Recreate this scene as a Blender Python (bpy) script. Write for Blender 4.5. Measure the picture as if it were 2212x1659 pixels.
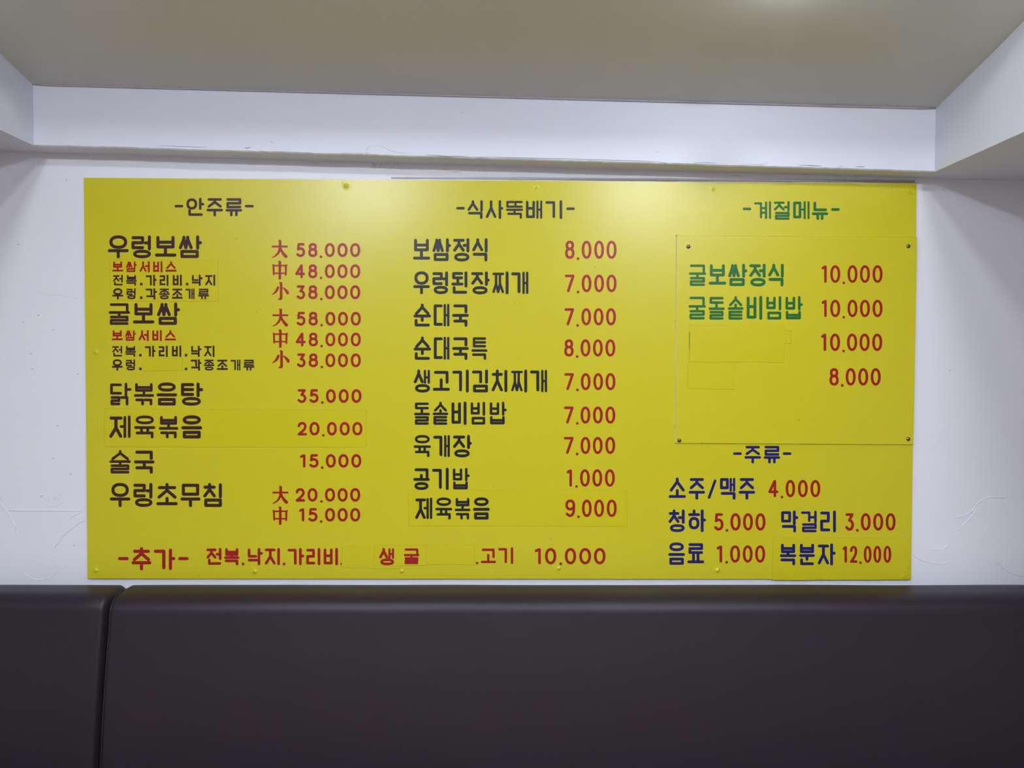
import bpy, math, random
from mathutils import Vector, Matrix, noise
random.seed(4)
for o in list(bpy.data.objects): bpy.data.objects.remove(o)
SC = bpy.context.scene
COL = SC.collection

# ------------------------------------------------------------------ camera, world, exposure
FPX = 1670.0                                   # focal length in pixels of the 2212 px wide photograph
CAM = Vector((0.0, -2.23, 1.6))
YAW, PITCH, ROLL = 22/1670, 39.5/1670, 0.0038
FW = Vector((math.sin(YAW)*math.cos(PITCH), math.cos(YAW)*math.cos(PITCH), -math.sin(PITCH)))
R0 = Vector((math.cos(YAW), -math.sin(YAW), 0)); U0 = R0.cross(FW)
RT = R0*math.cos(ROLL) + U0*math.sin(ROLL); UP = RT.cross(FW)
cd = bpy.data.cameras.new('camera'); cam = bpy.data.objects.new('camera', cd); COL.objects.link(cam)
M = Matrix((RT, UP, -FW)).transposed().to_4x4(); M.translation = CAM
cam.matrix_world = M
cd.sensor_fit = 'HORIZONTAL'; cd.sensor_width = 36.0; cd.lens = 36.0*FPX/2212.0
cd.clip_start = 0.02
SC.camera = cam
w = bpy.data.worlds.new('world'); SC.world = w; w.use_nodes = True
w.node_tree.nodes['Background'].inputs[0].default_value = (0.6, 0.7, 0.9, 1)
w.node_tree.nodes['Background'].inputs[1].default_value = 0.05
SC.view_settings.view_transform = 'Standard'; SC.view_settings.look = 'None'
SC.view_settings.gamma = 1.0; SC.view_settings.use_curve_mapping = False
SC.view_settings.exposure = 0.06
LAMP_COLOR = (0.855, 0.915, 1.0)
LAMPS = [(-0.64, 1.50, 155.0, 0.08), (0.66, 1.50, 165.0, 0.08), (-0.95, 3.40, 440.0, 0.14), (1.03, 3.40, 430.0, 0.14), (0.62, 0.62, 60.0, 0.045)]   # X, distance from the wall, emission

def at(px, py, Y=0.0):
    """measured point of the photograph -> the point it shows on the plane y = Y"""
    d = FW + RT*((px-1106)/FPX) + UP*((829.5-py)/FPX)
    return CAM + d*((Y-CAM.y)/d.y)

# ------------------------------------------------------------------ materials
def s2l(c): return tuple(((v/255)/12.92 if v/255 <= 0.04045 else ((v/255+0.055)/1.055)**2.4) for v in c)
def mat(name, rgb, rough=0.6, metal=0.0, nscale=0, namt=0.0, bump=0.0, bscale=200, emit=None, spec=0.5, coat=0.0, detail=3):
    m = bpy.data.materials.new(name); m.use_nodes = True
    nt = m.node_tree; b = nt.nodes['Principled BSDF']
    c = (*rgb, 1)
    b.inputs['Base Color'].default_value = c; b.inputs['Roughness'].default_value = rough
    b.inputs['Metallic'].default_value = metal; b.inputs['Specular IOR Level'].default_value = spec
    b.inputs['Coat Weight'].default_value = coat; b.inputs['Coat Roughness'].default_value = 0.25
    tc = nt.nodes.new('ShaderNodeTexCoord')
    if namt:
        n = nt.nodes.new('ShaderNodeTexNoise'); n.inputs['Scale'].default_value = nscale; n.inputs['Detail'].default_value = detail
        nt.links.new(tc.outputs['Object'], n.inputs['Vector'])
        mx = nt.nodes.new('ShaderNodeMix'); mx.data_type = 'RGBA'
        mx.inputs[6].default_value = tuple(v*(1-namt) for v in rgb)+(1,)
        mx.inputs[7].default_value = tuple(min(1, v*(1+namt)) for v in rgb)+(1,)
        nt.links.new(n.outputs['Fac'], mx.inputs[0]); nt.links.new(mx.outputs[2], b.inputs['Base Color'])
    if bump:
        n = nt.nodes.new('ShaderNodeTexNoise'); n.inputs['Scale'].default_value = bscale; n.inputs['Detail'].default_value = 4
        nt.links.new(tc.outputs['Object'], n.inputs['Vector'])
        bp = nt.nodes.new('ShaderNodeBump'); bp.inputs['Strength'].default_value = bump; bp.inputs['Distance'].default_value = 0.001
        nt.links.new(n.outputs['Fac'], bp.inputs['Height']); nt.links.new(bp.outputs[0], b.inputs['Normal'])
    if emit:
        b.inputs['Emission Color'].default_value = (*LAMP_COLOR, 1); b.inputs['Emission Strength'].default_value = emit
    return m
WALL = mat('white_wallpaper', (0.735, 0.735, 0.80), 0.55, nscale=2.5, namt=0.02, bump=0.25, bscale=120)
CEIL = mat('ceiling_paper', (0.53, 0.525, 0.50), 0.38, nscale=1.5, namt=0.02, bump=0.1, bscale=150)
FASC = mat('fascia_paper', (0.655, 0.665, 0.745), 0.5, nscale=2.0, namt=0.02, bump=0.2, bscale=100)
SCUFF = mat('grey_scuff', (0.26, 0.24, 0.23), 0.9, nscale=80, namt=0.3)
LEDGE = mat('shaded_scuffed_plaster', (0.40, 0.375, 0.36), 0.8, nscale=30, namt=0.15, bump=0.5, bscale=90, detail=6)  # scuffed plaster, its colour darkened to carry the shadow under the bulkhead
WOODP = mat('brown_wood_panelling', (0.16, 0.12, 0.09), 0.5, nscale=4, namt=0.25)
FLOOR = mat('beige_floor_tile', (0.40, 0.33, 0.25), 0.35, nscale=5, namt=0.1)
YEL = (0.545, 0.485, 0.015)
BOARD = mat('yellow_vinyl', YEL, 0.27, nscale=1.3, namt=0.03, spec=0.4)
YPATCH = mat('yellow_patch_vinyl', (0.55, 0.48, 0.009), 0.27, nscale=1.6, namt=0.02, spec=0.45)
YPANEL = mat('yellow_panel_vinyl', (0.545, 0.485, 0.015), 0.28, nscale=1.6, namt=0.02, spec=0.4)
EDGE = mat('white_board_core', (0.62, 0.62, 0.60), 0.6, nscale=20, namt=0.05)
GRIME = mat('grimy_film_edge', (0.36, 0.305, 0.010), 0.7, nscale=60, namt=0.5)
INK = {
 'brown': mat('dark_brown_vinyl', (0.040, 0.014, 0.016), 0.34, nscale=3, namt=0.1, spec=0.3),
 'black': mat('black_vinyl', (0.012, 0.013, 0.018), 0.34, nscale=3, namt=0.1, spec=0.3),
 'red': mat('red_vinyl', (0.31, 0.009, 0.012), 0.34, nscale=3, namt=0.05, spec=0.3),
 'green': mat('green_vinyl', (0.007, 0.12, 0.022), 0.34, nscale=3, namt=0.05, spec=0.3),
 'navy': mat('navy_vinyl', (0.010, 0.010, 0.12), 0.34, nscale=3, namt=0.05, spec=0.3)}
LEATHER = mat('dark_brown_leatherette', (0.019, 0.0120, 0.0185), 0.47, nscale=6, namt=0.06, bump=0.12, bscale=350, spec=0.35)
METAL = mat('screw_steel', (0.20, 0.17, 0.13), 0.3, 1.0, nscale=300, namt=0.2)
DARK = mat('dark_recess', (0.01, 0.01, 0.01), 0.8, nscale=50, namt=0.2)
HOUSING = mat('lamp_housing_white', (0.7, 0.7, 0.7), 0.4, nscale=10, namt=0.02)

# ------------------------------------------------------------------ object helpers
def obj(name, verts, faces, m, parent=None, smooth=False, **props):
    me = bpy.data.meshes.new(name); me.from_pydata([tuple(v) for v in verts], [], faces); me.update()
    me.materials.append(m)
    if smooth: me.polygons.foreach_set('use_smooth', [True]*len(me.polygons))
    o = bpy.data.objects.new(name, me); COL.objects.link(o)
    if parent: o.parent = parent
    for k, v in props.items(): o[k] = v
    return o
def hexa(b, t):
    """solid from 4 bottom points and 4 top points in matching order"""
    return list(b)+list(t), [(3,2,1,0),(4,5,6,7),(0,1,5,4),(1,2,6,5),(2,3,7,6),(3,0,4,7)]
def box(x0, x1, y0, y1, z0, z1):
    return hexa([(x0,y0,z0),(x1,y0,z0),(x1,y1,z0),(x0,y1,z0)], [(x0,y0,z1),(x1,y0,z1),(x1,y1,z1),(x0,y1,z1)])
def merge(parts):
    V, F = [], []
    for v, f in parts:
        n = len(V); V += list(v); F += [tuple(i+n for i in q) for q in f]
    return V, F
def tube(pts, r, seg=6, flat=1.0):
    V, F = [], []
    for i, p in enumerate(pts):
        p = Vector(p); a = Vector(pts[max(0, i-1)]); b = Vector(pts[min(len(pts)-1, i+1)])
        t = (b-a).normalized(); n = t.cross(Vector((0,1,0)))
        n = n.normalized() if n.length > 1e-6 else Vector((1,0,0)); bb = t.cross(n)
        rr = r*(0.35 if i in (0, len(pts)-1) else 1)
        for k in range(seg):
            q = 2*math.pi*k/seg; V.append(p + n*rr*math.cos(q) + bb*rr*flat*math.sin(q))
    for i in range(len(pts)-1):
        for k in range(seg):
            F.append((i*seg+k, i*seg+(k+1)%seg, (i+1)*seg+(k+1)%seg, (i+1)*seg+k))
    F.append(tuple(range(seg))[::-1]); F.append(tuple((len(pts)-1)*seg+k for k in range(seg)))
    return V, F
def catmull(pts, n=6):
    out = []
    P = [pts[0]]+list(pts)+[pts[-1]]
    for i in range(1, len(P)-2):
        a, b, c, d = P[i-1], P[i], P[i+1], P[i+2]
        for k in range(n):
            t = k/n
            out.append(tuple(0.5*((2*b[j])+(-a[j]+c[j])*t+(2*a[j]-5*b[j]+4*c[j]-d[j])*t*t+(-a[j]+3*b[j]-3*c[j]+d[j])*t**3) for j in range(2)))
    out.append(tuple(pts[-1])); return out

# ------------------------------------------------------------------ room shell
XW, YB = 3.0, -5.0
obj('wall_back', *box(-XW-.1, XW+.1, 0, 0.12, -0.1, 3.2), WALL, kind='structure')
obj('wall_left', *box(-XW-.12, -XW, YB, 0, -0.1, 3.2), WALL, kind='structure')
obj('wall_right', *box(XW, XW+.12, YB, 0, -0.1, 3.2), WALL, kind='structure')
obj('wall_front', *box(-XW-.1, XW+.1, YB-.12, YB, -0.1, 3.2), WOODP, kind='structure')
obj('floor', *box(-XW-.1, XW+.1, YB-.1, 0.1, -0.1, 0.0), FLOOR, kind='structure')
def z_soffit(x): return 2.1715-0.0218*x
CURVE = [(0.0, -0.015), (0.075, 0.0), (0.2, 0.026), (0.45, 0.085), (0.7, 0.165), (1.0, 0.31), (1.3, 0.49), (1.6, 0.60), (2.0, 0.64), (5.1, 0.64)]
def rise(L):
    for (a, p), (b, q) in zip(CURVE, CURVE[1:]):
        if L <= b:
            t = (L-a)/(b-a); i = CURVE.index((a, p)); sl = lambda j: (CURVE[min(j+1, len(CURVE)-1)][1]-CURVE[max(j-1,0)][1])/(CURVE[min(j+1, len(CURVE)-1)][0]-CURVE[max(j-1,0)][0])
            m0, m1 = sl(i)*(b-a), sl(i+1)*(b-a)
            return (2*t**3-3*t*t+1)*p+(t**3-2*t*t+t)*m0+(3*t*t-2*t**3)*q+(t**3-t*t)*m1
    return CURVE[-1][1]
def z_ceil(x, L): return 2.3424-0.0181*x+rise(L)
Ls = [0.02+0.04*i for i in range(52)]+[2.2, 3, 4, 5.0]
V, F = [], []
XL, XR = -1.2875, 1.2055
for L in Ls:
    V += [(XL-.05, -L, z_ceil(XL, L)), (XR+.05, -L, z_ceil(XR, L)), (XR+.05, -L, z_ceil(XR, L)+.08), (XL-.05, -L, z_ceil(XL, L)+.08)]
nv = len(V); V += [v for i, v in enumerate(V) if i % 4 < 2]      # the underside has its own vertices
for i in range(len(Ls)-1):
    a = nv+2*i; F.append((a, a+1, a+3, a+2))
for i in range(len(Ls)-1):
    for k in range(1, 4):
        a, b = i*4+k, i*4+(k+1) % 4; F.append((a, b, b+4, a+4))
F += [(3,2,1,0), tuple(4*(len(Ls)-1)+k for k in range(4))]
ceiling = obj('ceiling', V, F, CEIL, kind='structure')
for i, k in enumerate(ceiling.data.polygons): k.use_smooth = i < len(Ls)-1
# rear bulkhead: a boxed beam with a slightly ragged lower arris
V, F = [], []
N = 260
for i in range(N+1):
    x = XL-.02+(XR-XL+.04)*i/N
    j = 0.0016*noise.noise(Vector((x*9, 3, 0)))+0.0013*noise.noise(Vector((x*55, 7, 0)))+0.001*noise.noise(Vector((x*140, 1, 0)))
    zs, zc = z_soffit(x)+j, z_ceil(x, .075)+.02
    V += [(x, 0.01, z_soffit(x)), (x, -0.071, zs), (x, -0.075, zs+.003), (x, -0.075, zc), (x, 0.01, zc)]
for i in range(N):
    for k in range(5):
        a, b = i*5+k, i*5+(k+1) % 5; F.append((a, a+5, b+5, b))
F += [(0,1,2,3,4), tuple(N*5+k for k in (4,3,2,1,0))]
beam = obj('trim_1', V, F, FASC, kind='structure')
for nm, xa, xb in (('trim_2', -XW, XL), ('trim_3', XR, XW)):
    V, F = [], []
    for L in [0.0]+Ls:
        xi, xo = (xb, xa) if nm == 'trim_2' else (xa, xb)
        e = 0.0012*noise.noise(Vector((L*22, xi, 0)))
        V += [(xo, -L, z_soffit(xo)), (xi, -L, z_soffit(xi)+e), (xi, -L, z_ceil(xi, max(L, .02))+.06), (xo, -L, z_ceil(xi, max(L,.02))+.06)]
    for i in range(len(Ls)):
        for k in range(4):
            a, b = i*4+k, i*4+(k+1) % 4; F.append((a, a+4, b+4, b) if nm == 'trim_3' else (b, b+4, a+4, a))
    F += [(0,1,2,3), tuple(4*len(Ls)+k for k in range(4))[::-1]]
    obj(nm, V, F, FASC, kind='structure')
# scuffed plaster strip between bulkhead and board, the bulkhead's shade put into its grey
V, F = [], []
a, b = at(845, 384, 0), at(1975, 392, 0)
for i in range(121):
    t = i/120; p = a.lerp(b, t); th = 0.0035*min(1, t*2.5)*1.0*(1+.25*noise.noise(Vector((t*30, 0, 0))))+0.0006
    hh = 0.0045+0.0012*noise.noise(Vector((t*18, 5, 0)))
    V += [(p.x, 0.002, p.z-hh), (p.x, -th, p.z-hh*.6), (p.x, -th*.9, p.z+hh*.3), (p.x, 0.002, p.z+hh)]
for i in range(120):
    for k in range(4):
        q, r_ = i*4+k, i*4+(k+1) % 4; F.append((q, q+4, r_+4, r_))
F += [(0,1,2,3), (483,482,481,480)]
obj('trim_4', V, F, LEDGE, kind='structure')

# relief of the wallpaper and plaster: raised seams, cracks and a fan-shaped trowel mark
wall = bpy.data.objects['wall_back']
def ridge(name, pts, r, parent, Y=0.0, m=WALL, flat=0.5, smooth=True):
    P = [at(x, y, Y) for x, y in (catmull(pts, 4) if smooth and len(pts) > 2 else pts)]
    if parent is wall: r *= 1.35; flat = .8
    v, f = tube(P, r, 6, flat); return obj(name, v, f, m, parent, smooth=True)
ridge('wallpaper_seam', [(18,1103),(60,1103),(120,1103),(184,1104)], .0013, wall)
ridge('plaster_crack', [(119,1182),(128,1170),(140,1154),(155,1142),(166,1133),(172,1128),(184,1124)], .0014, wall)
ridge('plaster_crack', [(150,1122),(160,1115),(175,1108),(184,1104)], .0010, wall)
ridge('plaster_crack', [(52,1238),(70,1250),(88,1253),(108,1249),(122,1235),(126,1215)], .0009, wall)
ridge('plaster_crack', [(0,1086),(12,1098),(25,1120),(36,1142)], .0008, wall)
parts = []
rt = random.Random(12)
for i in range(13):
    q = math.pi*(.02+.96*i/12)+rt.uniform(-.08, .08); c = (112, 1071)
    a_, l_ = (c[0]-math.cos(q)*rt.uniform(22, 29), c[1]+math.sin(q)*rt.uniform(8, 16)-2), rt.uniform(.25, .7)
    b_ = (a_[0]+(c[0]-a_[0])*l_+rt.uniform(-3, 3), a_[1]+(c[1]-12-a_[1])*l_+rt.uniform(-3, 3))
    parts.append(tube([at(*a_), at((a_[0]+b_[0])/2+rt.uniform(-2.5, 2.5), (a_[1]+b_[1])/2+rt.uniform(-2, 2)), at(*b_)], rt.uniform(.0008, .0016), 6, .6))
parts.append(tube([at(x, y) for x, y in catmull([(88,1080),(100,1090),(114,1093),(128,1090),(140,1080)], 4)], .0014, 6, .5))
obj('trowel_mark', *merge(parts), WALL, wall, smooth=True)
parts = []
for cx, cy, n, dx, dy in ((36,1132,6,0,5), (4,1073,6,3,4), (116,1205,6,2,4)):
    for i in range(n):
        x, y = cx+dx*i*.6, cy+dy*i
        parts.append(tube([at(x-4, y+1), at(x, y), at(x+4, y-1.5)], .0010, 6, .5))
obj('trowel_mark', *merge(parts), WALL, wall, smooth=True)
ridge('plaster_crack', [(2065,1118),(2085,1113),(2100,1103),(2118,1082),(2135,1075),(2152,1074),(2175,1076)], .0012, wall)
ridge('plaster_crack', [(2070,1145),(2085,1130),(2102,1112),(2110,1098)], .0009, wall)
ridge('plaster_crack', [(1968,1195),(1985,1207),(2005,1214),(2030,1218),(2055,1214)], .0010, wall)
ridge('plaster_crack', [(2010,1188),(2030,1187),(2045,1180),(2052,1165)], .0009, wall)
ridge('plaster_crack', [(2150,1210),(2165,1225),(2185,1238),(2212,1246)], .0009, wall)
ridge('plaster_crack', [(75,628),(95,632),(115,636),(150,640),(182,647)], .0007, wall)
parts = []
for x, y in ((40,528),(83,681),(50,696),(115,713),(67,764),(70,797),(168,808),(125,920),(115,990),(152,1024),(160,1178),(2052,800),(144,389)):
    p = at(x, y); parts.append(tube([p+Vector((-.003,0,0)), p, p+Vector((.003,0,-.001))], .0011, 6, .5))
obj('paint_fleck', *merge(parts), SCUFF, wall, kind='stuff')
# hairline cracks and scuffs along the foot of the rear bulkhead
def bridge(pts, r=.0008, m=SCUFF): ridge('hairline_crack', pts, r, beam, -0.0752, m, .3, False)
bridge([(340,314.5),(380,316),(420,317.5),(447,318)], .0006)
bridge([(529,319),(535,320),(542,318)], .0013); bridge([(584,306),(591,308.5)], .0012)
bridge([(918,334),(950,336),(968,338),(985,337),(1020,339)], .0008)
bridge([(1020,339),(1090,340),(1150,341.5),(1230,343.5),(1300,345.5),(1380,347.5),(1435,350)], .0008)
bridge([(1416,328),(1422,329)], .0011); bridge([(1500,351),(1530,351.5),(1547,352.5)], .0008)
bridge([(1727,357),(1750,357.5),(1775,359)], .0013); bridge([(1807,359.5),(1821,359.3)], .0010)
bridge([(1847,360),(1860,360.5),(1868,360.5)], .0012); bridge([(996,246),(999,243)], .0013); bridge([(1398,243.5),(1400,243)], .0013)
bridge([(790,339),(793,330),(799,333)], .0007); bridge([(1436,350),(1439,356),(1434,359)], .0007); bridge([(1600,354),(1650,355),(1660,350)], .0005)
ridge('hairline_crack', [(790,331),(796,317),(812,315),(822,315),(835,321),(850,327),(880,331)], .0010, beam, -0.0752, FASC, .5)
ridge('hairline_crack', [(740,329),(780,330),(792,331)], .0007, beam, -0.0752, FASC, .5)
parts = []
for i in range(46):
    t = random.random()
    x = 803+random.random()**1.3*60; y = 358+(x-803)*.03+random.uniform(-3.5, 4.5)
    p = at(x, y, -0.0006); parts.append(tube([p, p+Vector((random.uniform(-.002,.002), 0, random.uniform(-.006,.006)))], random.uniform(.0004,.001), 5, .4))
for i in range(70):
    x = random.uniform(930, 1960); y = 366+(x-930)*.0155+random.uniform(0, 9)
    p = at(x, y, -0.0006); L_ = random.choice([.003, .006, .02])
    parts.append(tube([p, p+Vector((L_, 0, -.015*L_))], random.uniform(.0002,.0007), 5, .4))
obj('wall_scuffs', *merge(parts), SCUFF, wall, kind='stuff', label='dark scuff marks on the wall under the bulkhead')
# paper seam in the ceiling
P = [(-1.19, -L, z_ceil(-1.19, L)-.0003) for L in (.11, .16, .2, .25, .3, .36, .42)]
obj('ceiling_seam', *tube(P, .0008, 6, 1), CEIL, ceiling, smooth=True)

CAULK = mat('greyed_caulk', (0.36, 0.34, 0.37), 0.8, nscale=20, namt=.12)
P = [(XL+(XR-XL)*i/60, -0.0765, z_ceil(XL+(XR-XL)*i/60, .075)-.0008) for i in range(61)]
obj('caulk_joint', *tube(P, .0034, 6, .9), CAULK, ceiling, smooth=True)
# ------------------------------------------------------------------ ceiling lamps (outside the frame, they light the room)
def lathe(profile, seg=32):
    V, F = [], []
    for r_, z in profile:
        for k in range(seg): q = 2*math.pi*k/seg; V.append((r_*math.cos(q), r_*math.sin(q), z))
    for i in range(len(profile)-1):
        for k in range(seg): F.append((i*seg+k, i*seg+(k+1) % seg, (i+1)*seg+(k+1) % seg, (i+1)*seg+k))
    F.append(tuple(range(seg))[::-1]); F.append(tuple((len(profile)-1)*seg+k for k in range(seg)))
    return V, F
for x, L, e, lr in LAMPS:
    t = bpy.data.objects.new('ceiling_lamp', None); COL.objects.link(t)
    t.location = (x, -L, z_ceil(x, L)-.002)
    side = 'left' if x < 0 else 'right'; row = 'nearer the menu wall' if L < 2 else 'farther from the menu wall'
    t['label'] = 'round white flush ceiling lamp on the %s, %s' % (side, row); t['category'] = 'lamp'; t['group'] = 'round ceiling lamps'
    if L < 1:
        t['label'] = 'small round drum ceiling lamp close to the menu wall'
        obj('housing', *lathe([(lr*.6, 0.02), (lr*.6, -.012), (.015, -.013)]), HOUSING, t)
        obj('diffuser', *lathe([(lr*.8, -.012), (lr, -.014), (lr, -.032), (lr*.8, -.038), (.015, -.039)]), mat('lamp_diffuser', (.8,.8,.8), .5, emit=e, nscale=5, namt=.01), t)
        continue
    obj('housing', *lathe([(lr+.01, 0.01), (lr+.015, -.035), (lr+.005, -.04)]), HOUSING, t)
    obj('diffuser', *lathe([(lr, -.0402), (lr-.004, -.05), (lr*.75, -.056), (.02, -.058)]), mat('lamp_diffuser', (.8,.8,.8), .5, emit=e, nscale=5, namt=.01), t)

# ------------------------------------------------------------------ menu board
BT = 0.006                                      # board thickness, front at y = -(BT + warp)
def bz(x, z):
    """gentle warp of the thin board, in metres towards the room"""
    u, v = (x+1.19)/2.388, (z-.981)/1.15
    wv = 0.0022*math.sin(math.pi*v)*(0.6+0.4*math.sin(6.3*u+.6))
    wv += 0.0016*v*v*math.sin(math.pi*2*(x+.16)/.92)
    wv += 0.0007*noise.noise(Vector((x*2.6, z*2.2, 3.1)))
    return 0.0015+wv
TL, TR, BR, BL = (at(*p, -.008) for p in ((181,384),(1980,396),(1968,1251),(189,1250)))
def boardpt(px, py, off=0.0):
    p = at(px, py, -.008); y = BT+bz(p.x, p.z)+off
    p = at(px, py, -y); p.y = -y; return p
def sheet(corner_px, off, thick, nx, nz, wob=0.0, back=None, flare=0.0):
    """a thin panel following the board's warp: corners TL,TR,BR,BL in photo pixels"""
    V, F = [], []
    for j in range(nz+1):
        for i in range(nx+1):
            u, v = i/nx, j/nz
            a_ = [corner_px[0][k]*(1-u)+corner_px[1][k]*u for k in (0,1)]; b_ = [corner_px[3][k]*(1-u)+corner_px[2][k]*u for k in (0,1)]
            x, y = (a_[k]*(1-v)+b_[k]*v for k in (0,1))
            if wob: x += wob*noise.noise(Vector((y*.02, corner_px[0][0], 1))); y += wob*noise.noise(Vector((x*.02, corner_px[0][1], 2)))
            V.append(boardpt(x, y, off))
    W = nx+1
    for j in range(nz):
        for i in range(nx): F.append((j*W+i, (j+1)*W+i, (j+1)*W+i+1, j*W+i+1))
    rim = [i for i in range(W)]+[j*W+nx for j in range(1, nz+1)]+[nz*W+i for i in range(nx-1, -1, -1)]+[j*W for j in range(nz-1, 0, -1)]
    m = len(rim); f0 = len(V)
    V += [V[i].copy() for i in rim]; n = len(V)          # own vertices: a crisp edge
    mx_, mz_ = sum(V[i].x for i in rim)/m, sum(V[i].z for i in rim)/m
    hw, hh_ = max(abs(V[i].x-mx_) for i in rim), max(abs(V[i].z-mz_) for i in rim)
    for i in rim:
        p = V[i]; V.append(Vector((mx_+(p.x-mx_)*(1+flare/hw), back if back is not None else p.y+thick, mz_+(p.z-mz_)*(1+flare/hh_))))
    for k in range(m): F.append((f0+k, f0+(k+1) % m, n+(k+1) % m, n+k))
    F.append(tuple(n+k for k in range(m)))
    return V, F, nx*nz
def finish(o, nfront, edge_m):
    o.data.materials.append(edge_m)
    for i, p in enumerate(o.data.polygons):
        p.use_smooth = i < nfront
        if i >= nfront: p.material_index = 1
BCOR = [(181,384),(1980,396),(1968,1251),(189,1250)]
V, F, nf = sheet(BCOR, 0, 0, 200, 96, back=-0.0012)
board = obj('menu_board', V, F, BOARD)
board['label'] = 'large yellow restaurant menu board with brown, black, red and green lettering on the white wall'; board['category'] = 'menu board'
finish(board, nf, EDGE)

# seasonal panel screwed over the right part of the board
PCOR = [(1462,509),(1981,513),(1973,960),(1459,957)]
PO = 0.0042
V, F, nf = sheet(PCOR, PO, 0, 48, 42, back=-0.0080, flare=0.0012)
nb = 49*43+2*(48+42)
V = [Vector((v.x, -(BT+bz(v.x, v.z)+.0004), v.z)) if i >= nb else v for i, v in enumerate(V)]
panel = obj('overlay_panel', V, F, YPANEL, board)
panel['label'] = 'smaller yellow panel with four screws over the upper right of the board'
finish(panel, nf, EDGE)
for p in panel.data.polygons:
    if p.index >= nf and not (abs(p.normal.x) > .5 and p.center.x < .8): p.material_index = 0      # only the left cut edge shows its white core

def patch(cor, parent, base=0.0, m=YPATCH, name='cover_patch', off=.0007, label=None):
    V, F, nf = sheet(cor, base+off, off*.8, max(2, int((cor[1][0]-cor[0][0])/16)), max(2, int((cor[3][1]-cor[0][1])/16)), wob=1.2, flare=0.0006)
    o = obj(name, V, F, m, parent); finish(o, nf, GRIME)
    if label: o['label'] = label
    return o
P_service = patch([(238,561),(470,563),(470,651),(239,650)], board)
P_blank = patch([(308,775),(394,775),(393,801),(308,801)], board, label='blank yellow patch between two dots of the small text')
P_pork = patch([(226,884),(791,886),(791,966),(226,965)], board)
P_pork2 = patch([(883,1059),(1355,1061),(1355,1137),(882,1136)], board)
P_b1 = patch([(739,1180),(866,1182),(864,1229),(738,1226)], board, label='blank yellow patch in the bottom line')
P_b3 = patch([(919,1177),(1025,1177),(1024,1220),(919,1219)], board, label='blank yellow patch in the bottom line')
P_b2 = patch([(808,1178),(922,1178),(921,1221),(807,1223)], board, off=.0013)
P_wine = patch([(1670,1161),(1966,1163),(1966,1252),(1669,1253)], board)
P_s1 = patch([(1490,703),(1694,703),(1694,783),(1490,781)], panel, PO, label='large blank yellow patch over an old menu line')
P_s2 = patch([(1694,715),(1709,715),(1709,742),(1694,742)], panel, PO, label='small blank yellow patch')
P_s3 = patch([(1486,784),(1586,784),(1586,841),(1487,839)], panel, PO, label='blank yellow patch')

# ------------------------------------------------------------------ lettering: a hand-built stroke alphabet
class Pen:
    def __init__(s, off, base_fn=boardpt): s.V=[]; s.F=[]; s.off=off; s.k=0
    def poly(s, pts, hole=None):
        o = s.off+s.k*6e-6; s.k += 1; n = len(s.V)
        s.V += [boardpt(x, y, o) for x, y in pts]
        if hole is None:
            s.F.append(tuple(range(n, n+len(pts))))
        else:
            m = len(pts); s.V += [boardpt(x, y, o) for x, y in hole]
            for i in range(m): s.F.append((n+i, n+(i+1) % m, n+m+(i+1) % m, n+m+i))
    def disc(s, x, y, r, seg=14): s.poly([(x+r*math.cos(2*math.pi*i/seg), y-r*math.sin(2*math.pi*i/seg)) for i in range(seg)])
    def ring(s, x0, y0, x1, y1, w, n=2.0, seg=36):
        cx, cy, a, b = (x0+x1)/2, (y0+y1)/2, (x1-x0)/2, (y1-y0)/2
        def sup(A, B):
            out = []
            for i in range(seg):
                q = 2*math.pi*i/seg; c, s_ = math.cos(q), math.sin(q)
                out.append((cx+A*math.copysign(abs(c)**(2/n), c), cy-B*math.copysign(abs(s_)**(2/n), s_)))
            return out
        h = w/2; s.poly(sup(a+h, b+h), sup(max(.3, a-h), max(.3, b-h)))
    def line(s, pts, w, square=False, close=False):
        P = list(pts)+([pts[0]] if close else [])
        ws = w if isinstance(w, (list, tuple)) else [w]*len(P)
        for i, (x, y) in enumerate(P):
            r = ws[i]/2
            if square:
                nb = [P[j] for j in (i-1, i+1) if 0 <= j < len(P)]
                if all(abs(q[0]-x) < .6 or abs(q[1]-y) < .6 for q in nb):
                    s.poly([(x-r, y-r), (x-r, y+r), (x+r, y+r), (x+r, y-r)]); continue
            s.disc(x, y, r)
        for i in range(len(P)-1):
            (a, b), (c, d) = P[i], P[i+1]; L = math.hypot(c-a, d-b)
            if L < 1e-6: continue
            nx, ny = -(d-b)/L, (c-a)/L
            r, q = ws[i]/2, ws[i+1]/2
            s.poly([(a+nx*r, b+ny*r), (c+nx*q, d+ny*q), (c-nx*q, d-ny*q), (a-nx*r, b-ny*r)])
    def build(s, name, m, parent, label=None):
        o = obj(name, s.V, s.F, m, parent)
        if label: o['label'] = label
        return o

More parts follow.
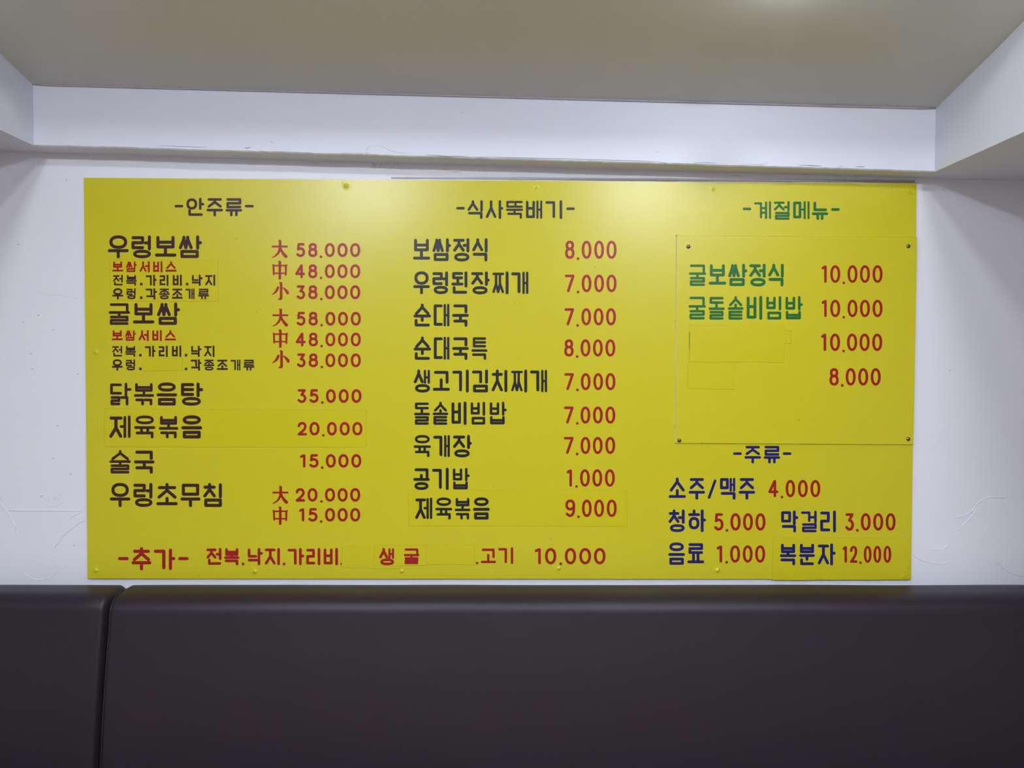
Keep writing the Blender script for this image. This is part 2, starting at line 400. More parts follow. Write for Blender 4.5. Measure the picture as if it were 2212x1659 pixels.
def jamo(j, x0, y0, x1, y1):
    """strokes of one letter in a box; returns ('l', points) / ('o', box) / ('m', box)"""
    X = lambda u: x0+(x1-x0)*u
    Y = lambda v: y0+(y1-y0)*v
    L = lambda *p: ('l', [(X(a), Y(b)) for a, b in p])
    t = (y1-y0) > 75                    # tall form
    if j == 'G': return [L((0,0),(1,0),(1,1))]
    if j == 'N': return [L((0,0),(0,1),(1,1))]
    if j == 'D': return [L((1,0),(0,0),(0,1),(1,1))]
    if j == 'R': return [L((0,0),(1,0),(1,.5),(0,.5),(0,1),(1,1))]
    if j == 'M': return [('c', [(X(0),Y(0)),(X(0),Y(1)),(X(1),Y(1)),(X(1),Y(0))])]
    if j == 'B': return [L((0,0),(0,1),(1,1),(1,0)), L((0,.5),(1,.5))]
    if j == 'T': return [L((1,0),(0,0),(0,1),(1,1)), L((0,.5),(1,.5))]
    if j == 'O': return [('o', (x0, y0, x1, y1))]
    s = .42 if t else .25
    if j == 'S': return [L((.5,0),(.5,s),(0,1)), L((.5,s),(1,1))]
    if j == 'SS': return [L((.33,0),(.33,.15),(0,1)), L((.33,.2),(.5,1)), L((.68,0),(.68,.15),(.5,1)), L((.68,.2),(1,1))]
    s = .5 if t else .38
    if j == 'J': return [L((0,0),(1,0)), L((.5,0),(.5,s),(0,1)), L((.5,s),(1,1))]
    if j == 'JJ': return [L((0,0),(1,0)), L((.27,0),(.27,.55),(0,1)), L((.27,.55),(.48,1)), L((.68,0),(.68,.55),(.5,1)), L((.68,.55),(.98,1))]
    s = .52 if t else .45
    if j == 'C': return [L((.5,0),(.5,s),(0,1)), L((.5,s),(1,1)), L((.02,.18 if t else .24),(.98,.18 if t else .24))]
    if j == 'H': return [L((.5,0),(.5,.2)), L((0,.22),(1,.22)), ('o', (X(.06), Y(.44), X(.94), Y(1)))]
    raise KeyError(j)
def VB(x, a=0, b=100): return ('l', [(x, a), (x, b)])
def HB(y, a=0, b=100): return ('l', [(a, y), (b, y)])
def A(x, b=60, t=30, e=100): return [VB(x, 0, b), HB(t, x, e)]
def thin(*st, f=.80): return [(q[0], q[1], f) for q in st]
def AE(x, x2, b=60, t=30): return thin(VB(x, 0, b), VB(x2, 0, b), HB(t, x, x2))
def EO(x, t0, b=60, t=30): return [VB(x, 0, b), HB(t, t0, x)]
J = jamo
SYL = {
 '안': J('O',2,4,54,58)+A(82,60,32)+J('N',14,72,90,97), '주': J('J',8,3,92,46)+[HB(69), VB(50,69,100)],
 '류': J('R',6,3,94,50)+[HB(70), VB(32,70,100), VB(68,70,100)],
 '우': J('O',9,0,91,52)+[HB(69), VB(50,69,100)], '렁': J('R',0,4,56,54)+EO(96,74)+J('O',10,72,96,99),
 '보': J('B',8,3,90,50)+[VB(49,50,91), HB(91)], '쌈': J('SS',0,2,54,54)+A(86,56,29)+J('M',8,73,84,98),
 '굴': J('G',6,3,92,34)+[HB(43), VB(49,43,62)]+J('R',6,66,92,99),
 '닭': J('D',2,4,50,46)+A(78,58,27)+J('R',4,67,42,99)+J('G',54,67,84,100),
 '볶': J('B',7,2,92,32)+[VB(50,32,56), HB(57)]+J('G',8,79,42,100)+J('G',56,79,90,100),
 '음': J('O',8,0,92,30)+[HB(54)]+J('M',8,77,92,99),
 '탕': J('T',3,3,54,52)+A(82,58,28)+J('O',8,72,88,100),
 '제': [HB(6,2,56), ('l',[(28,6),(28,54),(0,96)]), ('l',[(28,54),(54,96)]), *thin(VB(77,2,98), VB(101,0,98), HB(48,56,77), f=.84)],
 '육': J('O',8,0,92,30)+[HB(53), VB(32,53,78), VB(66,53,78)]+J('G',8,80,90,100),
 '술': J('S',10,0,90,36)+[HB(49), VB(50,49,66)]+J('R',6,69,92,100),
 '국': J('G',8,4,90,34)+[HB(51), VB(50,51,78)]+J('G',8,79,90,100),
 '초': [VB(50,0,14), HB(15,8,92), ('l',[(50,15),(50,28),(6,60)]), ('l',[(50,28),(94,60)]), VB(50,66,91), HB(91)],
 '무': J('M',8,4,92,46)+[HB(69), VB(50,69,100)], '침': J('C',0,0,60,54)+[VB(98,2,58)]+J('M',6,74,98,99),
 '추': J('C',8,0,92,54)+[HB(70), VB(50,70,100)], '가': J('G',0,6,46,96)+A(82,100,46),
 '전': J('J',2,4,60,55)+EO(100,76,64,34)+J('N',14,74,98,97), '복': J('B',8,2,92,36)+[VB(50,36,56), HB(57)]+J('G',4,79,92,100),
 '낙': J('N',4,4,56,48)+A(80,60,28)+J('G',4,74,80,100), '지': J('J',0,4,66,95)+[VB(100)],
 '리': [('l',[(0,6),(52,6),(52,48),(0,48),(0,94),(56,94)]), VB(100)], '비': [('l',[(0,4),(0,94),(54,94),(54,4)]), HB(44,0,54), VB(100)],
 '생': J('S',0,0,52,54)+AE(72,100,58,32)+J('O',10,72,98,100), '고': J('G',8,7,90,56)+[VB(49,44,91), HB(91)],
 '기': J('G',0,6,50,94)+[VB(100)], '서': J('S',0,2,62,94)+EO(100,66,100,42), '스': J('S',8,2,92,62)+[HB(92)],
 '각': J('G',0,4,50,54)+A(82,60,30)+J('G',6,76,84,100),
 '종': J('J',8,2,92,34)+[VB(50,38,52), HB(53)]+J('O',10,73,90,100), '조': J('J',6,4,94,60)+[VB(50,62,92), HB(92)],
 '개': J('G',0,5,44,94)+AE(75,100,100,50), '식': J('S',0,0,64,50)+[VB(98,0,56)]+J('G',4,72,96,100),
 '사': J('S',0,0,54,94)+A(86,100,42), '뚝': J('D',2,3,44,32)+J('D',56,3,98,32)+[HB(51), VB(50,51,76)]+J('G',8,76,92,100),
 '배': [('l',[(0,4),(0,94),(46,94),(46,4)]), HB(42,0,46)]+AE(73,100,100,50),
 '정': J('J',0,3,64,52)+EO(98,70,56,28)+J('O',8,72,98,100),
 '된': J('D',6,3,68,25)+[VB(38,25,54), HB(56,0,70), VB(100,0,66)]+J('N',10,74,98,97),
 '장': J('J',0,4,58,52)+A(88,58,36)+J('O',8,74,86,100),
 '찌': thin(*J('JJ',0,5,70,95), f=.82)+[VB(100)], '순': J('S',10,0,90,42)+[HB(54), VB(50,54,76)]+J('N',8,76,92,99),
 '대': J('D',2,4,48,95)+AE(74,100,100,50), '특': J('T',10,3,90,40)+[HB(61)]+J('G',4,81,90,100),
 '김': J('G',0,5,54,54)+[VB(98,0,56)]+J('M',8,75,98,99), '치': J('C',0,0,66,94)+[VB(100,2,98)],
 '돌': J('D',7,4,92,25)+[VB(49,25,52), HB(54)]+J('R',6,70,92,100),
 '솥': J('S',10,0,90,36)+[VB(50,36,52), HB(53)]+J('T',6,69,92,100),
 '빔': J('B',0,3,54,50)+[VB(98,0,56)]+J('M',8,74,98,99), '밥': J('B',0,3,48,52)+A(84,56,34)+J('B',2,70,86,98),
 '공': J('G',8,3,90,40)+[VB(48,32,52), HB(53)]+J('O',8,74,90,100),
 '계': thin(('l',[(0,7),(40,7),(40,92)]), HB(36,40,74), HB(64,40,74), VB(75,2,96), VB(102,0,96), f=.8),
 '절': J('J',0,3,62,44)+EO(98,72,52,30)+J('R',8,66,98,100), '메': J('M',0,4,40,90)+thin(VB(74,0,97), VB(102,0,97), HB(45,56,74)),
 '뉴': [('l',[(12,5),(12,46),(92,46)]), HB(70), VB(34,70,100), VB(66,70,100)],
 '맥': J('M',0,3,46,46)+AE(72,98,60,30)+J('G',6,75,98,100), '소': J('S',8,0,92,58)+[VB(50,60,91), HB(91)],
 '청': J('C',0,0,60,54)+EO(98,68,58,34)+J('O',10,74,98,100), '하': J('H',0,0,60,86)+A(84,100,46),
 '막': J('M',2,4,50,48)+A(82,62,30)+J('G',6,76,84,100), '걸': J('G',0,4,52,46)+EO(98,64,54,28)+J('R',8,66,98,100),
 '료': J('R',8,4,92,44)+[VB(34,50,91), VB(66,50,91), HB(91)], '분': J('B',6,2,94,36)+[HB(56), VB(50,56,76)]+J('N',8,78,92,99),
 '자': J('J',0,6,56,95)+A(82,100,44),
}
def cat(*p): return ('l', catmull([(a*100, b*100) for a, b in p], 5))
DIG = {
 '0': [('z', (0,0,100,100))],
 '1': [('l', [(0,11),(34,6),(100,1),(100,100)])],
 '2': [cat((.03,.26),(.14,.08),(.45,0),(.80,.06),(.95,.26),(.86,.48),(.5,.75),(.04,.99)), ('l',[(2,100),(100,100)])],
 '3': [('l',[(4,0),(94,0),(46,40)]), cat((.46,.40),(.76,.44),(1,.62),(.97,.84),(.7,.99),(.35,1),(0,.88))],
 '4': [('l',[(66,0),(0,72),(100,72)]), ('l',[(70,0),(70,100)])],
 '5': [('l',[(92,0),(18,0),(10,44)]), cat((.10,.44),(.32,.37),(.6,.37),(.9,.48),(1,.68),(.9,.88),(.62,.99),(.3,.99),(0,.88))],
 '7': [('l',[(0,0),(100,0),(30,100)])],
 '8': [('z', (7,0,93,44)), ('z', (0,44,100,100))],
 '9': [('z', (0,0,100,56)), cat((1,.3),(1,.55),(.92,.82),(.66,.98),(.35,.99),(.04,.88))],
}
REG = {1:(170,370,3.16), 2:(170,640,3.16), 3:(170,950,3.16), 4:(860,370,3.687), 5:(860,640,3.687), 6:(860,950,3.687), 7:(1400,370,3.568), 8:(1400,680,2.8113)}
def text(reg, chars, xs, y0, y1, w, ink, parent=None, base=0.0, name='menu_lettering', sq=False, ext=None):
    """xs: one (x0, x1) per character, or (x, y) for a dot, in the zoomed crop 'reg' of the photograph"""
    if name == 'menu_lettering' and '.' in chars[1:-1]:      # every word is a part of its own
        i = chars.index('.', 1)+1
        if not (chars[0] == '.' and len(chars) < 4):
            text(reg, chars[:i], xs[:i], y0, y1, w, ink, parent, base, name, sq)
            return text(reg, chars[i:], xs[i:], y0, y1, w, ink, parent, base, name, sq)
    ox, oy, k = REG[reg]; parent = parent or board
    pen = Pen(base+.00045)
    for ch, e in zip(chars, xs):
        if ch == '.':
            X_, Y_ = ox+e[0]/k, oy+e[1]/k; r = w/k*.50
            if sq: pen.poly([(X_-r*1.2,Y_-r*1.2),(X_-r*1.2,Y_+r*1.2),(X_+r*1.2,Y_+r*1.2),(X_+r*1.2,Y_-r*1.2)])
            else: pen.disc(X_, Y_, r)
            continue
        if ch == '-':
            pen.line([(ox+(e[0]+w/2)/k, oy+e[2]/k), (ox+(e[1]-w/2)/k, oy+e[2]/k)], w/k*.92); continue
        a0, a1 = (e[2], e[3]) if len(e) > 2 else (y0, y1)
        ww = w/k; hw = ww*.475; X0 = ox+e[0]/k+hw; X1 = ox+e[1]/k-hw; Y0 = oy+a0/k+hw; Y1 = oy+a1/k-hw
        mp = lambda u, v: (X0+(X1-X0)*u/100, Y0+(Y1-Y0)*v/100)
        dense = ch in '볶굴술육돌솥특닭뚝밥빔절걸'
        for s in (DIG.get(ch) or SYL[ch]):
            wl = ww*(.86 if dense else 1)*(.93 if not DIG.get(ch) else .95)*(s[2] if len(s) > 2 else 1)
            if sq: wl = max(wl*(.82 if ch in '복쌈류개종렁전' else .96), .9)
            if s[0] == 'l': pen.line([mp(*p) for p in s[1]], wl, sq)
            elif s[0] == 'c': pen.line([mp(*p) for p in s[1]], wl, sq, True)
            else:
                b = s[1]; p, q = mp(b[0], b[1]), mp(b[2], b[3])
                if ch == '0': pen.ring(p[0], p[1], q[0], q[1], wl, 2.15)
                else: pen.ring(p[0], p[1], q[0], q[1], wl, 2.25)
    return pen.build(name, INK[ink], parent, ink.replace('navy', 'navy blue').replace('brown', 'dark brown')+(' price figures' if name == 'price_lettering' else ' lettering'))
def price(reg, s, xs, y0, y1, w=20, **kw): return text(reg, s, xs, y0, y1, w, 'red', name='price_lettering', **kw)
OFF = 0.0007
# heading and dishes, left column
text(1,'-안주류-',[(653,715,238),(733,858),(872,985),(1002,1116),(1133,1196,238)],180,308,19,'brown')
text(1,'우렁보쌈',[(198,342),(360,498),(520,667),(683,842)],437,595,23,'brown')
text(1,'보쌈서비스',[(230,303),(322,397),(415,485),(508,572),(592,668)],614,690,14,'red',P_service,OFF,sq=True)
text(1,'전복.가리비.낙지',[(232,302),(323,397),(427,770),(458,532),(552,613),(642,704),(740,770),(770,845),(863,932)],706,782,14,'brown',P_service,OFF,sq=True)
text(1,'우렁.각종조개류',[(230,304),(325,392),(427,863),(458,534),(547,622),(636,710),(728,793),(815,890)],798,875,14,'brown',P_service,OFF,sq=True)
text(2,'굴보쌈',[(203,352),(370,517),(534,692)],42,198,23,'brown')
text(2,'보쌈서비스',[(227,300),(316,391),(408,478),(502,567),(587,664)],231,306,14,'red',sq=True)
text(2,'전복.가리비.낙지',[(227,298),(317,391),(421,402),(452,525),(546,608),(636,700),(733,402),(765,838),(856,927)],337,414,14,'brown',sq=True)
text(2,'우렁..각종조개류',[(227,300),(321,388),(421,496),(733,496),(765,838),(853,927),(943,1018),(1036,1106),(1124,1200)],430,508,14,'brown',sq=True)
text(2,'닭볶음탕',[(210,362),(375,516),(531,672),(694,850)],588,747,23,'brown')
text(2,'제육볶음',[(208,355),(377,525),(545,682),(700,843)],812,972,24,'brown',P_pork,OFF)
text(3,'술국',[(208,358),(377,518)],68,232,23,'brown')
text(3,'우렁초무침',[(212,353),(373,508),(530,676),(694,832),(850,980)],294,460,23,'brown')
text(3,'-추가-',[(267,342,811),(360,497),(512,660,742,890),(678,752,811)],732,892,24,'red')
text(3,'전복.낙지.가리비.',[(870,975),(993,1097),(1122,848),(1150,1258),(1270,1374),(1402,848),(1425,1540),(1553,1650),(1672,1770),(1796,847)],738,857,20,'red')
text(3,'생',[(2050,2155)],738,857,20,'red',P_b2,.0013)
text(6,'굴',[(43,172)],860,993,23,'red',P_b2,.0013)
text(6,'.고기',[(629,982),(658,780,858,993),(798,917)],855,990,21,'red')
price(6,'10.000',[(1088,1137),(1170,1260),(1295,988),(1328,1418),(1443,1537),(1560,1652)],862,992,23)
Z = [(1680,1748),(1766,1835),(1853,1922)]
price(1,'58.000',[(1485,1545),(1567,1629),(1654,583)]+Z,490,585,18)
price(1,'48.000',[(1478,1545),(1567,1629),(1654,728)]+Z,635,730,18)
price(1,'38.000',[(1487,1545),(1567,1630),(1656,872)]+Z,778,873,18)
Z = [(1684,1752),(1770,1838),(1857,1926)]
price(2,'58.000',[(1487,1548),(1569,1632),(1658,197)]+Z,106,200,18)
price(2,'48.000',[(1481,1550),(1570,1633),(1658,340)]+Z,248,342,18)
price(2,'38.000',[(1490,1548),(1570,1633),(1660,483)]+Z,390,484,18)
price(2,'35.000',[(1493,1553),(1575,1637),(1663,725),(1688,1755),(1775,1843),(1862,1930)],634,727,18)
price(2,'20.000',[(1493,1558),(1575,1644),(1670,949),(1695,1762),(1781,1850),(1868,1937)],858,950,18,parent=P_pork,base=OFF)
price(3,'15.000',[(1510,1548),(1574,1637),(1662,190),(1687,1755),(1773,1842),(1861,1929)],98,190,18)
Z = [(1681,1750),(1767,1836),(1853,1922)]
price(3,'20.000',[(1480,1545),(1562,1630),(1657,421)]+Z,330,422,18)
price(3,'15.000',[(1504,1540),(1567,1630),(1655,558)]+Z,466,558,18)
# middle column
text(4,'-식사뚝배기-',[(462,532,294),(552,677),(698,838),(858,997),(1018,1150),(1173,1307),(1338,1408,298)],230,380,22,'black')
Z4 = [(1462,1540),(1562,1640),(1660,1740)]
rows = [(4,'보쌈정식',[(118,256),(273,422),(438,570),(590,715)],533,718,'8.000',[(1330,1405),(1433,696)]+Z4,553,697),
 (4,'우렁된장찌개',[(120,253),(273,402),(424,552),(582,730),(748,880),(900,1040)],797,980,'7.000',[(1328,1405),(1433,962)]+Z4,823,963),
 (5,'순대국',[(122,262),(281,411),(430,563)],58,243,'7.000',[(1325,1402),(1430,232),(1460,1537),(1558,1636),(1656,1735)],95,232),
 (5,'순대국특',[(123,263),(282,411),(430,563),(582,714)],320,508,'8.000',[(1323,1398),(1426,480),(1453,1532),(1552,1630),(1651,1730)],343,480),
 (5,'생고기김치찌개',[(124,256),(276,413),(432,563),(588,718),(744,870),(898,1028),(1050,1189)],583,767,'7.000',[(1323,1400),(1428,746),(1455,1533),(1555,1632),(1652,1731)],612,748),
 (5,'돌솥비빔밥',[(125,255),(273,402),(425,545),(576,697),(728,867)],838,1025,'7.000',[(1321,1398),(1427,1012),(1453,1531),(1552,1630),(1651,1730)],878,1014),
 (5,'육개장',[(122,263),(280,415),(437,588)],1103,1283,'7.000',[(1320,1398),(1426,1256),(1453,1531),(1551,1629),(1650,1729)],1120,1256),
 (6,'공기밥',[(121,253),(270,403),(434,573)],222,400,'1.000',[(1342,1385),(1421,372),(1449,1527),(1547,1626),(1647,1726)],235,373)]
for r_, t_, xs, a_, b_, p_, ps, c_, d_ in rows:
    text(r_, t_, xs, a_, b_, 25, 'black'); price(r_, p_, ps, c_, d_, 22)
text(6,'제육볶음',[(135,273),(294,433),(449,578),(596,730)],458,637,25,'black',P_pork2,OFF)
price(6,'9.000',[(1332,1410),(1437,613),(1464,1542),(1562,1640),(1662,1741)],476,615,22,parent=P_pork2,base=OFF)
# right column
text(7,'-계절메뉴-',[(728,796,290),(815,948),(968,1095),(1118,1245),(1262,1388),(1410,1478,294)],228,375,22,'green')
text(7,'굴보쌈정식',[(313,450),(467,603),(617,765),(780,908),(925,1048)],712,887,24,'green',panel,PO)
text(7,'굴돌솥비빔밥',[(310,448),(465,592),(612,738),(760,880),(910,1030),(1058,1195)],960,1145,24,'green',panel,PO)
Z = [(1337,1377),(1404,1481),(1508,860),(1537,1614),(1633,1710),(1730,1807)]
price(7,'10.000',Z,724,860,21,parent=panel,base=PO)
Z[2] = (1508,1125); price(7,'10.000',Z,990,1124,21,parent=panel,base=PO)
price(8,'10.000',[(1051,1082),(1105,1166),(1187,220),(1208,1270),(1284,1346),(1361,1422)],114,220,17,parent=panel,base=PO)
price(8,'8.000',[(1101,1158),(1179,429),(1200,1261),(1276,1337),(1352,1413)],324,430,17,parent=panel,base=PO)
pn = Pen(PO+.00045); pn.line([(1490.2,718),(1490.2,755)], 3.2); pn.build('menu_lettering', INK['green'], panel, 'green sliver of a covered letter')
text(8,'-주류-',[(515,570,843),(585,686),(702,802),(817,871,843)],793,903,17,'navy')
text(8,'소주',[(124,230),(246,346)],988,1123,19,'navy')
pn = Pen(.00045); pn.line([(1400+370/2.8113, 680+1110/2.8113),(1400+407/2.8113, 680+1008/2.8113)], 16/2.8113)
pn.build('menu_lettering', INK['navy'], board, 'navy blue slash')
text(8,'맥주',[(436,533),(550,650)],988,1123,19,'navy')
price(8,'4.000',[(730,792),(813,1107),(835,893),(910,970),(986,1046)],1003,1108,17)
text(8,'청하',[(124,224),(243,352)],1182,1320,19,'navy')
price(8,'5.000',[(401,458),(479,1309),(500,562),(577,637),(652,713)],1205,1310,17)
text(8,'막걸리',[(806,913),(927,1027),(1045,1141)],1188,1322,19,'navy')
price(8,'3.000',[(1197,1250),(1271,1309),(1292,1352),(1367,1428),(1443,1503)],1205,1310,17)
text(8,'음료',[(122,224),(238,341)],1382,1520,19,'navy')
price(8,'1.000',[(416,450),(477,1503),(498,559),(575,635),(650,711)],1400,1505,17)
text(8,'복분자',[(800,900),(917,1013),(1030,1140)],1388,1522,19,'navy',P_wine,OFF)
price(8,'12.000',[(1181,1208),(1225,1272),(1290,1506),(1310,1357),(1369,1416),(1430,1477)],1403,1506,16,parent=P_wine,base=OFF)

# large / medium / small characters with brush-like strokes
def hanja(reg, ch, x0, x1, y0, y1, label):
    ox, oy, k = REG[reg]; pen = Pen(.00045)
    X = lambda u: ox+(x0+(x1-x0)*u)/k
    Y = lambda v: oy+(y0+(y1-y0)*v)/k
    W = (x1-x0)/k
    def S(*p): pen.line([(X(a), Y(b)) for a, b, c in p], [(c*1.12+.012)*W for a, b, c in p])
    if ch == 'large':
        S((.03,.34,.05),(.06,.36,.09),(.94,.36,.09),(.97,.35,.05))
        S((.44,.02,.06),(.52,.05,.13),(.52,.38,.14),(.49,.56,.13),(.40,.73,.11),(.24,.88,.07),(.03,.98,.03))
        S((.53,.40,.09),(.60,.58,.11),(.72,.76,.15),(.87,.91,.17),(.95,.93,.05))
    elif ch == 'medium':
        S((.43,.02,.06),(.51,.05,.14),(.51,.96,.14),(.48,.98,.1))
        S((.03,.20,.05),(.09,.24,.10),(.11,.70,.10),(.10,.76,.07)); S((.08,.25,.08),(.92,.25,.08)); S((.97,.22,.07),(.91,.27,.11),(.90,.76,.10))
        S((.10,.68,.075),(.91,.68,.075))
    else:
        S((.46,.02,.05),(.54,.06,.12),(.54,.90,.13),(.50,.95,.12),(.38,.97,.04))
        S((.36,.30,.11),(.30,.44,.12),(.20,.58,.09),(.03,.70,.03))
        S((.66,.32,.05),(.76,.40,.09),(.90,.56,.15),(.92,.63,.12))
    pen.build('size_lettering', INK['red'], board, 'red Chinese character meaning '+label)
for r_, ch, x0, x1, a_, b_ in ((1,'large',1317,1428,470,592),(1,'medium',1320,1424,613,735),(1,'small',1318,1436,757,877),
        (2,'large',1322,1432,86,207),(2,'medium',1323,1428,228,348),(2,'small',1320,1440,370,490),(3,'large',1322,1432,317,437),(3,'medium',1323,1427,458,577)):
    hanja(r_, ch, x0, x1, a_, b_, ch)

# ------------------------------------------------------------------ screw heads under the vinyl, screws and little flaws
def bump(px, py, r, h, ring=0.0, name='covered_screw'):
    c = boardpt(px, py); V, F = [], []; nr, ns = 12, 28
    V.append(Vector((c.x, c.y-h-.0002, c.z)))
    for i in range(1, nr+1):
        q = i/nr
        prof = h*math.exp(-(q*3.1)**2)+ring*math.exp(-((q-.62)*6)**2)
        for k in range(ns):
            a_ = 2*math.pi*k/ns; wob = 1+.06*math.sin(3*a_+px)
            x, z = c.x+r*q*wob*math.cos(a_), c.z+r*q*wob*math.sin(a_)
            y = -(BT+bz(x, z)+prof*(1 if i < nr else 0)+(.00008 if i < nr else -.0002)); V.append(Vector((x, y, z)))
    for k in range(ns): F.append((0, 1+(k+1) % ns, 1+k))
    for i in range(nr-1):
        for k in range(ns): a_, b_ = 1+i*ns+k, 1+i*ns+(k+1) % ns; F.append((a_, b_, b_+ns, a_+ns))
    return obj(name, V, F, BOARD, board, smooth=True)
for px, py, r, h in ((207,761,.013,.0035),(208,1232,.017,.0035),(551,1235,.015,.0045),(868,1234,.013,.003),(1207,1228,.014,.0035),(1550,1232,.016,.0045),(1158,404,.012,.0015),(1540,409,.010,.0012)):
    bump(px, py, r, h)
bump(748, 401.5, .0145, .0028, 0)
# lifted, creased corners of the vinyl
def crease(cor, name):
    V, F = [], []; n = 9
    for j in range(n+1):
        for i in range(n+1):
            u, v = i/n, j/n
            x = (cor[0][0]*(1-u)+cor[1][0]*u)*(1-v)+(cor[3][0]*(1-u)+cor[2][0]*u)*v
            y = (cor[0][1]*(1-u)+cor[1][1]*u)*(1-v)+(cor[3][1]*(1-u)+cor[2][1]*u)*v
            e = math.sin(math.pi*u)*math.sin(math.pi*v)
            h = .0009+e*(.0035*abs(noise.noise(Vector((u*3.1, v*3.3, cor[0][1]*.1))))+.0018*abs(u-v))
            V.append(boardpt(x, y, h))
    for j in range(n):
        for i in range(n): a_ = j*(n+1)+i; F.append((a_, a_+n+1, a_+n+2, a_+1))
    obj(name, V, F, YPATCH, board, label='creased lifted corner of the yellow film')
crease([(1957,1221),(1963,1219),(1966,1251),(1943,1251)], 'creased_corner')
crease([(1950,398),(1978,399),(1978,420),(1962,418)], 'creased_corner')
for px, py in ((1487,533),(1962,532),(1467.5,951.5),(1962,948.5)):
    c = boardpt(px, py, PO); V, F = [], []; n = 20
    for q, h in ((1.0, .0), (.97, .0012), (.82, .0024), (.55, .0033), (.28, .0037)):
        for k in range(n): a_ = 2*math.pi*k/n; V.append((c.x+.0058*q*math.cos(a_), c.y-h, c.z+.0058*q*math.sin(a_)))
    for i in range(4):
        for k in range(n): a_, b_ = i*n+k, i*n+(k+1) % n; F.append((a_, b_, b_+n, a_+n))
    F.append(tuple(4*n+k for k in range(n)))
    nv, nfc = len(V), len(F)
    g = []
    for q in (.6, .6+math.pi/2):
        dx, dz = math.cos(q)*.0030, math.sin(q)*.0030; nx, nz = -math.sin(q)*.0006, math.cos(q)*.0006
        P = [(c.x+s1*dx+s2*nx, c.z+s1*dz+s2*nz) for s1, s2 in ((-1,-1),(1,-1),(1,1),(-1,1))]
        g.append(hexa([(x, c.y-.0030, z) for x, z in P], [(x, c.y-.0039, z) for x, z in P]))
    V2, F2 = merge([(V, F)]+g)
    s = obj('screw', V2, F2, METAL, panel, label='steel cross-head screw'); s.data.materials.append(DARK)
    for i, p in enumerate(s.data.polygons): p.use_smooth = i < nfc; p.material_index = 0 if i < nfc else 1
def pin(px, py, off, parent, r=.0022, name='nail_hole'):
    c = boardpt(px, py, off+.0004); V = [(c.x+r*math.cos(k*.6283), c.y, c.z+r*math.sin(k*.6283)) for k in range(10)]
    V2 = [(x, y+.0008, z) for x, y, z in V]
    F = [tuple(range(10))]+[(k, (k+1) % 10, 10+(k+1) % 10, 10+k) for k in range(10)]
    return obj(name, V+V2, F, DARK, parent)
for px, py, r in ((1461.5,509.5,.0026),(1460,553,.001),(1459,694,.0011),(1458,923,.0018)): pin(px, py, .0003, board, r)
pin(1726,907,PO,panel,.0013)
for px, py in ((1486,806),(1517,956)): pin(px, py, PO+.0007 if py < 900 else PO, panel, .001)
sp = []
for px, py in ((563,669),(511,515),(640,681),(554,674),(620,937),(645,1112),(271,953),(430,1243),(1111,655),(1285,577),(1283,588),(962,862),(1035,851),(1062,826),(1003,1000),(1067,1051),(1133,1068),(1178,1118),(1189,1164),(1077,1182),(1385,701),(1304,468),(386,857),(677,877)):
    c = boardpt(px, py, .0003); r = random.uniform(.0008, .0016)
    sp.append(([(c.x+r*math.cos(k*1.0472), c.y-.0001, c.z+r*math.sin(k*1.0472)) for k in range(6)], [(0,1,2,3,4,5)]))
obj('dirt_specks', *merge(sp), mat('brown_dirt', (.18,.15,.03), .8, nscale=50, namt=.2), board, kind='stuff')

# ------------------------------------------------------------------ upholstered booth benches
def cushion(x0, x1, rl, rr, seed):
    """reclined backrest pad: rounded cross-section swept along X, ends rounded with their own radii"""
    prof = []                                      # (y, z) outline, top back -> top front -> bottom front -> bottom back
    zt = 0.970
    prof += [(-0.012, zt-.02), (-0.014, zt-.006), (-0.022, zt), (-0.05, zt+.0005), (-0.075, zt)]
    R, cy, cz = .048, -0.083, zt-.048
    for i in range(9):
        q = math.radians(90-i*86/8); prof.append((cy-R*math.cos(q), cz+R*math.sin(q)))
    for i in range(1, 13):
        t = i/12; prof.append((-0.130-.055*t-.006*math.sin(math.pi*t), cz-(cz-.47)*t))
    prof += [(-0.175, .445), (-0.15, .432), (-0.03, .43), (-0.012, .44)]
    cyc, czc = -.09, .72
    xs = [0]
    def ends(r, n=9): return [r*(1-math.cos(math.radians(90*i/n))) for i in range(n+1)]
    L = x1-x0
    st = [(d, r) for d, r in [(e, rl) for e in ends(rl)]]
    X = [(x0+d, (rl-math.sqrt(max(0, rl*rl-(rl-d)**2)))) for d in ends(rl)]
    m = int((L-rl-rr)/.05); X += [(x0+rl+(L-rl-rr)*i/m, 0) for i in range(1, m)]
    X += [(x1-d, .030*((rr-d)/rr)**2 if seed < 5 else rr-math.sqrt(max(0, rr*rr-(rr-d)**2))) for d in reversed(ends(rr))]
    V, F = [], []; n = len(prof)
    for x, e in X:
        for i, (y, z) in enumerate(prof):
            a_, b_ = prof[i-1], prof[(i+1) % n]; tx, tz = b_[0]-a_[0], b_[1]-a_[1]; l = math.hypot(tx, tz) or 1
            ny, nz = tz/l, -tx/l                    # inward normal chosen below
            if (cyc-y)*ny+(czc-z)*nz < 0: ny, nz = -ny, -nz
            if i < 4: ee = e*.35
            else: ee = e
            zz = z+nz*ee+(0.0012*noise.noise(Vector((x*3.1, seed, 0))) if z > .9 else 0)
            xx = x-.006*(1-(z-.43)/.54)
            if seed > 5: y -= .016*min(1, max(0, (-.07-y)/.05))
            V.append((xx, y+ny*ee+.002*noise.noise(Vector((x*2, z*3, seed))), zz))
    for s in range(len(X)-1):
        for i in range(n):
            a_, b_ = s*n+i, s*n+(i+1) % n; F.append((a_, b_, b_+n, a_+n))
    F.append(tuple(range(n))); F.append(tuple((len(X)-1)*n+i for i in range(n))[::-1])
    return V, F, prof
SEAM_L, SEAM_R = -1.0625, -1.0585
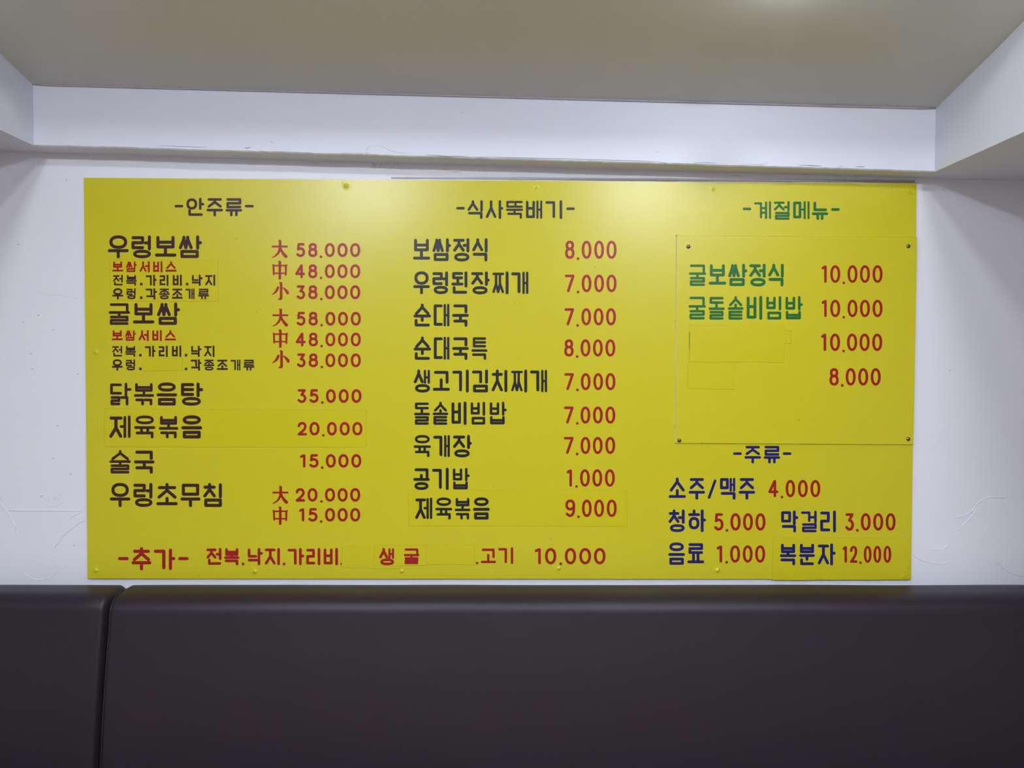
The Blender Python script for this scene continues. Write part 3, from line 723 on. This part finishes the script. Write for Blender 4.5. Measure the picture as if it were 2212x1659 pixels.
def rbox(x0, x1, y0, y1, z0, z1, r):
    import bmesh
    bm = bmesh.new(); v, f = box(x0, x1, y0, y1, z0, z1)
    vs = [bm.verts.new(p) for p in v]
    for q in f: bm.faces.new([vs[i] for i in q])
    bmesh.ops.bevel(bm, geom=bm.edges[:], offset=r, segments=4, affect='EDGES', profile=.5)
    me = bpy.data.meshes.new('tmp'); bm.to_mesh(me); bm.free()
    return [p.co.copy() for p in me.vertices], [tuple(p.vertices) for p in me.polygons]
for name, x0, x1, rl, rr, lab, seed in (('booth_bench', -2.98, SEAM_L-.008, .03, .020, 'dark brown leatherette booth bench left of the seam, below the board corner', 1.3),
                                ('booth_bench', SEAM_R, 2.98, .014, .03, 'long dark brown leatherette booth bench right of the seam, under the menu board', 8.1)):
    t = bpy.data.objects.new(name, None); COL.objects.link(t); t.location = ((x0+x1)/2, -.3, 0); t['label'] = lab; t['category'] = 'bench'
    t['group'] = 'booth benches along the wall'
    bpy.context.view_layer.update()
    inv = t.matrix_world.inverted()
    def child(nm, v, f, m, par=t, **kw):
        return obj(nm, [inv @ Vector(p) for p in v], f, m, par, **kw)
    v, f, prof = cushion(x0, x1, rl, rr, seed)
    bk = child('backrest', v, f, LEATHER, smooth=True)
    child('seat', *rbox(x0+.003, x1-.003, -.66, -.165, .33, .435, .03), LEATHER, smooth=True)
    child('base', *box(x0+.02, x1-.02, -.62, -.03, 0, .335), LEATHER)
    # piping along the end at the seam
    xe = x1-.012 if seed < 5 else x0+.0045
    P = []
    for i, (y, z) in enumerate(prof[4:26]):
        P.append((xe-(.006*(1-(z-.43)/.54)), y-.0002-.016*min(1, max(0, (-.07-y)/.05))+(.006 if seed < 5 else .0022), z-(.006 if seed < 5 and i < 8 else .0018 if i < 8 else 0)))
    V, F = [], []
    for i, p in enumerate(P):
        a_, b_ = Vector(P[max(0,i-1)]), Vector(P[min(len(P)-1,i+1)]); tt = (b_-a_).normalized(); n1 = Vector((1,0,0)); n2 = tt.cross(n1).normalized()
        for k in range(8): q = k*math.pi/4; V.append(Vector(p)+n1*.0022*math.cos(q)+n2*.0022*math.sin(q))
    for i in range(len(P)-1):
        for k in range(8): F.append((i*8+k, i*8+(k+1) % 8, (i+1)*8+(k+1) % 8, (i+1)*8+k))
    F += [tuple(range(8)), tuple((len(P)-1)*8+k for k in range(8))]
    if seed > 5: obj('piping', [inv @ p for p in V], F, LEATHER, bk, smooth=True)
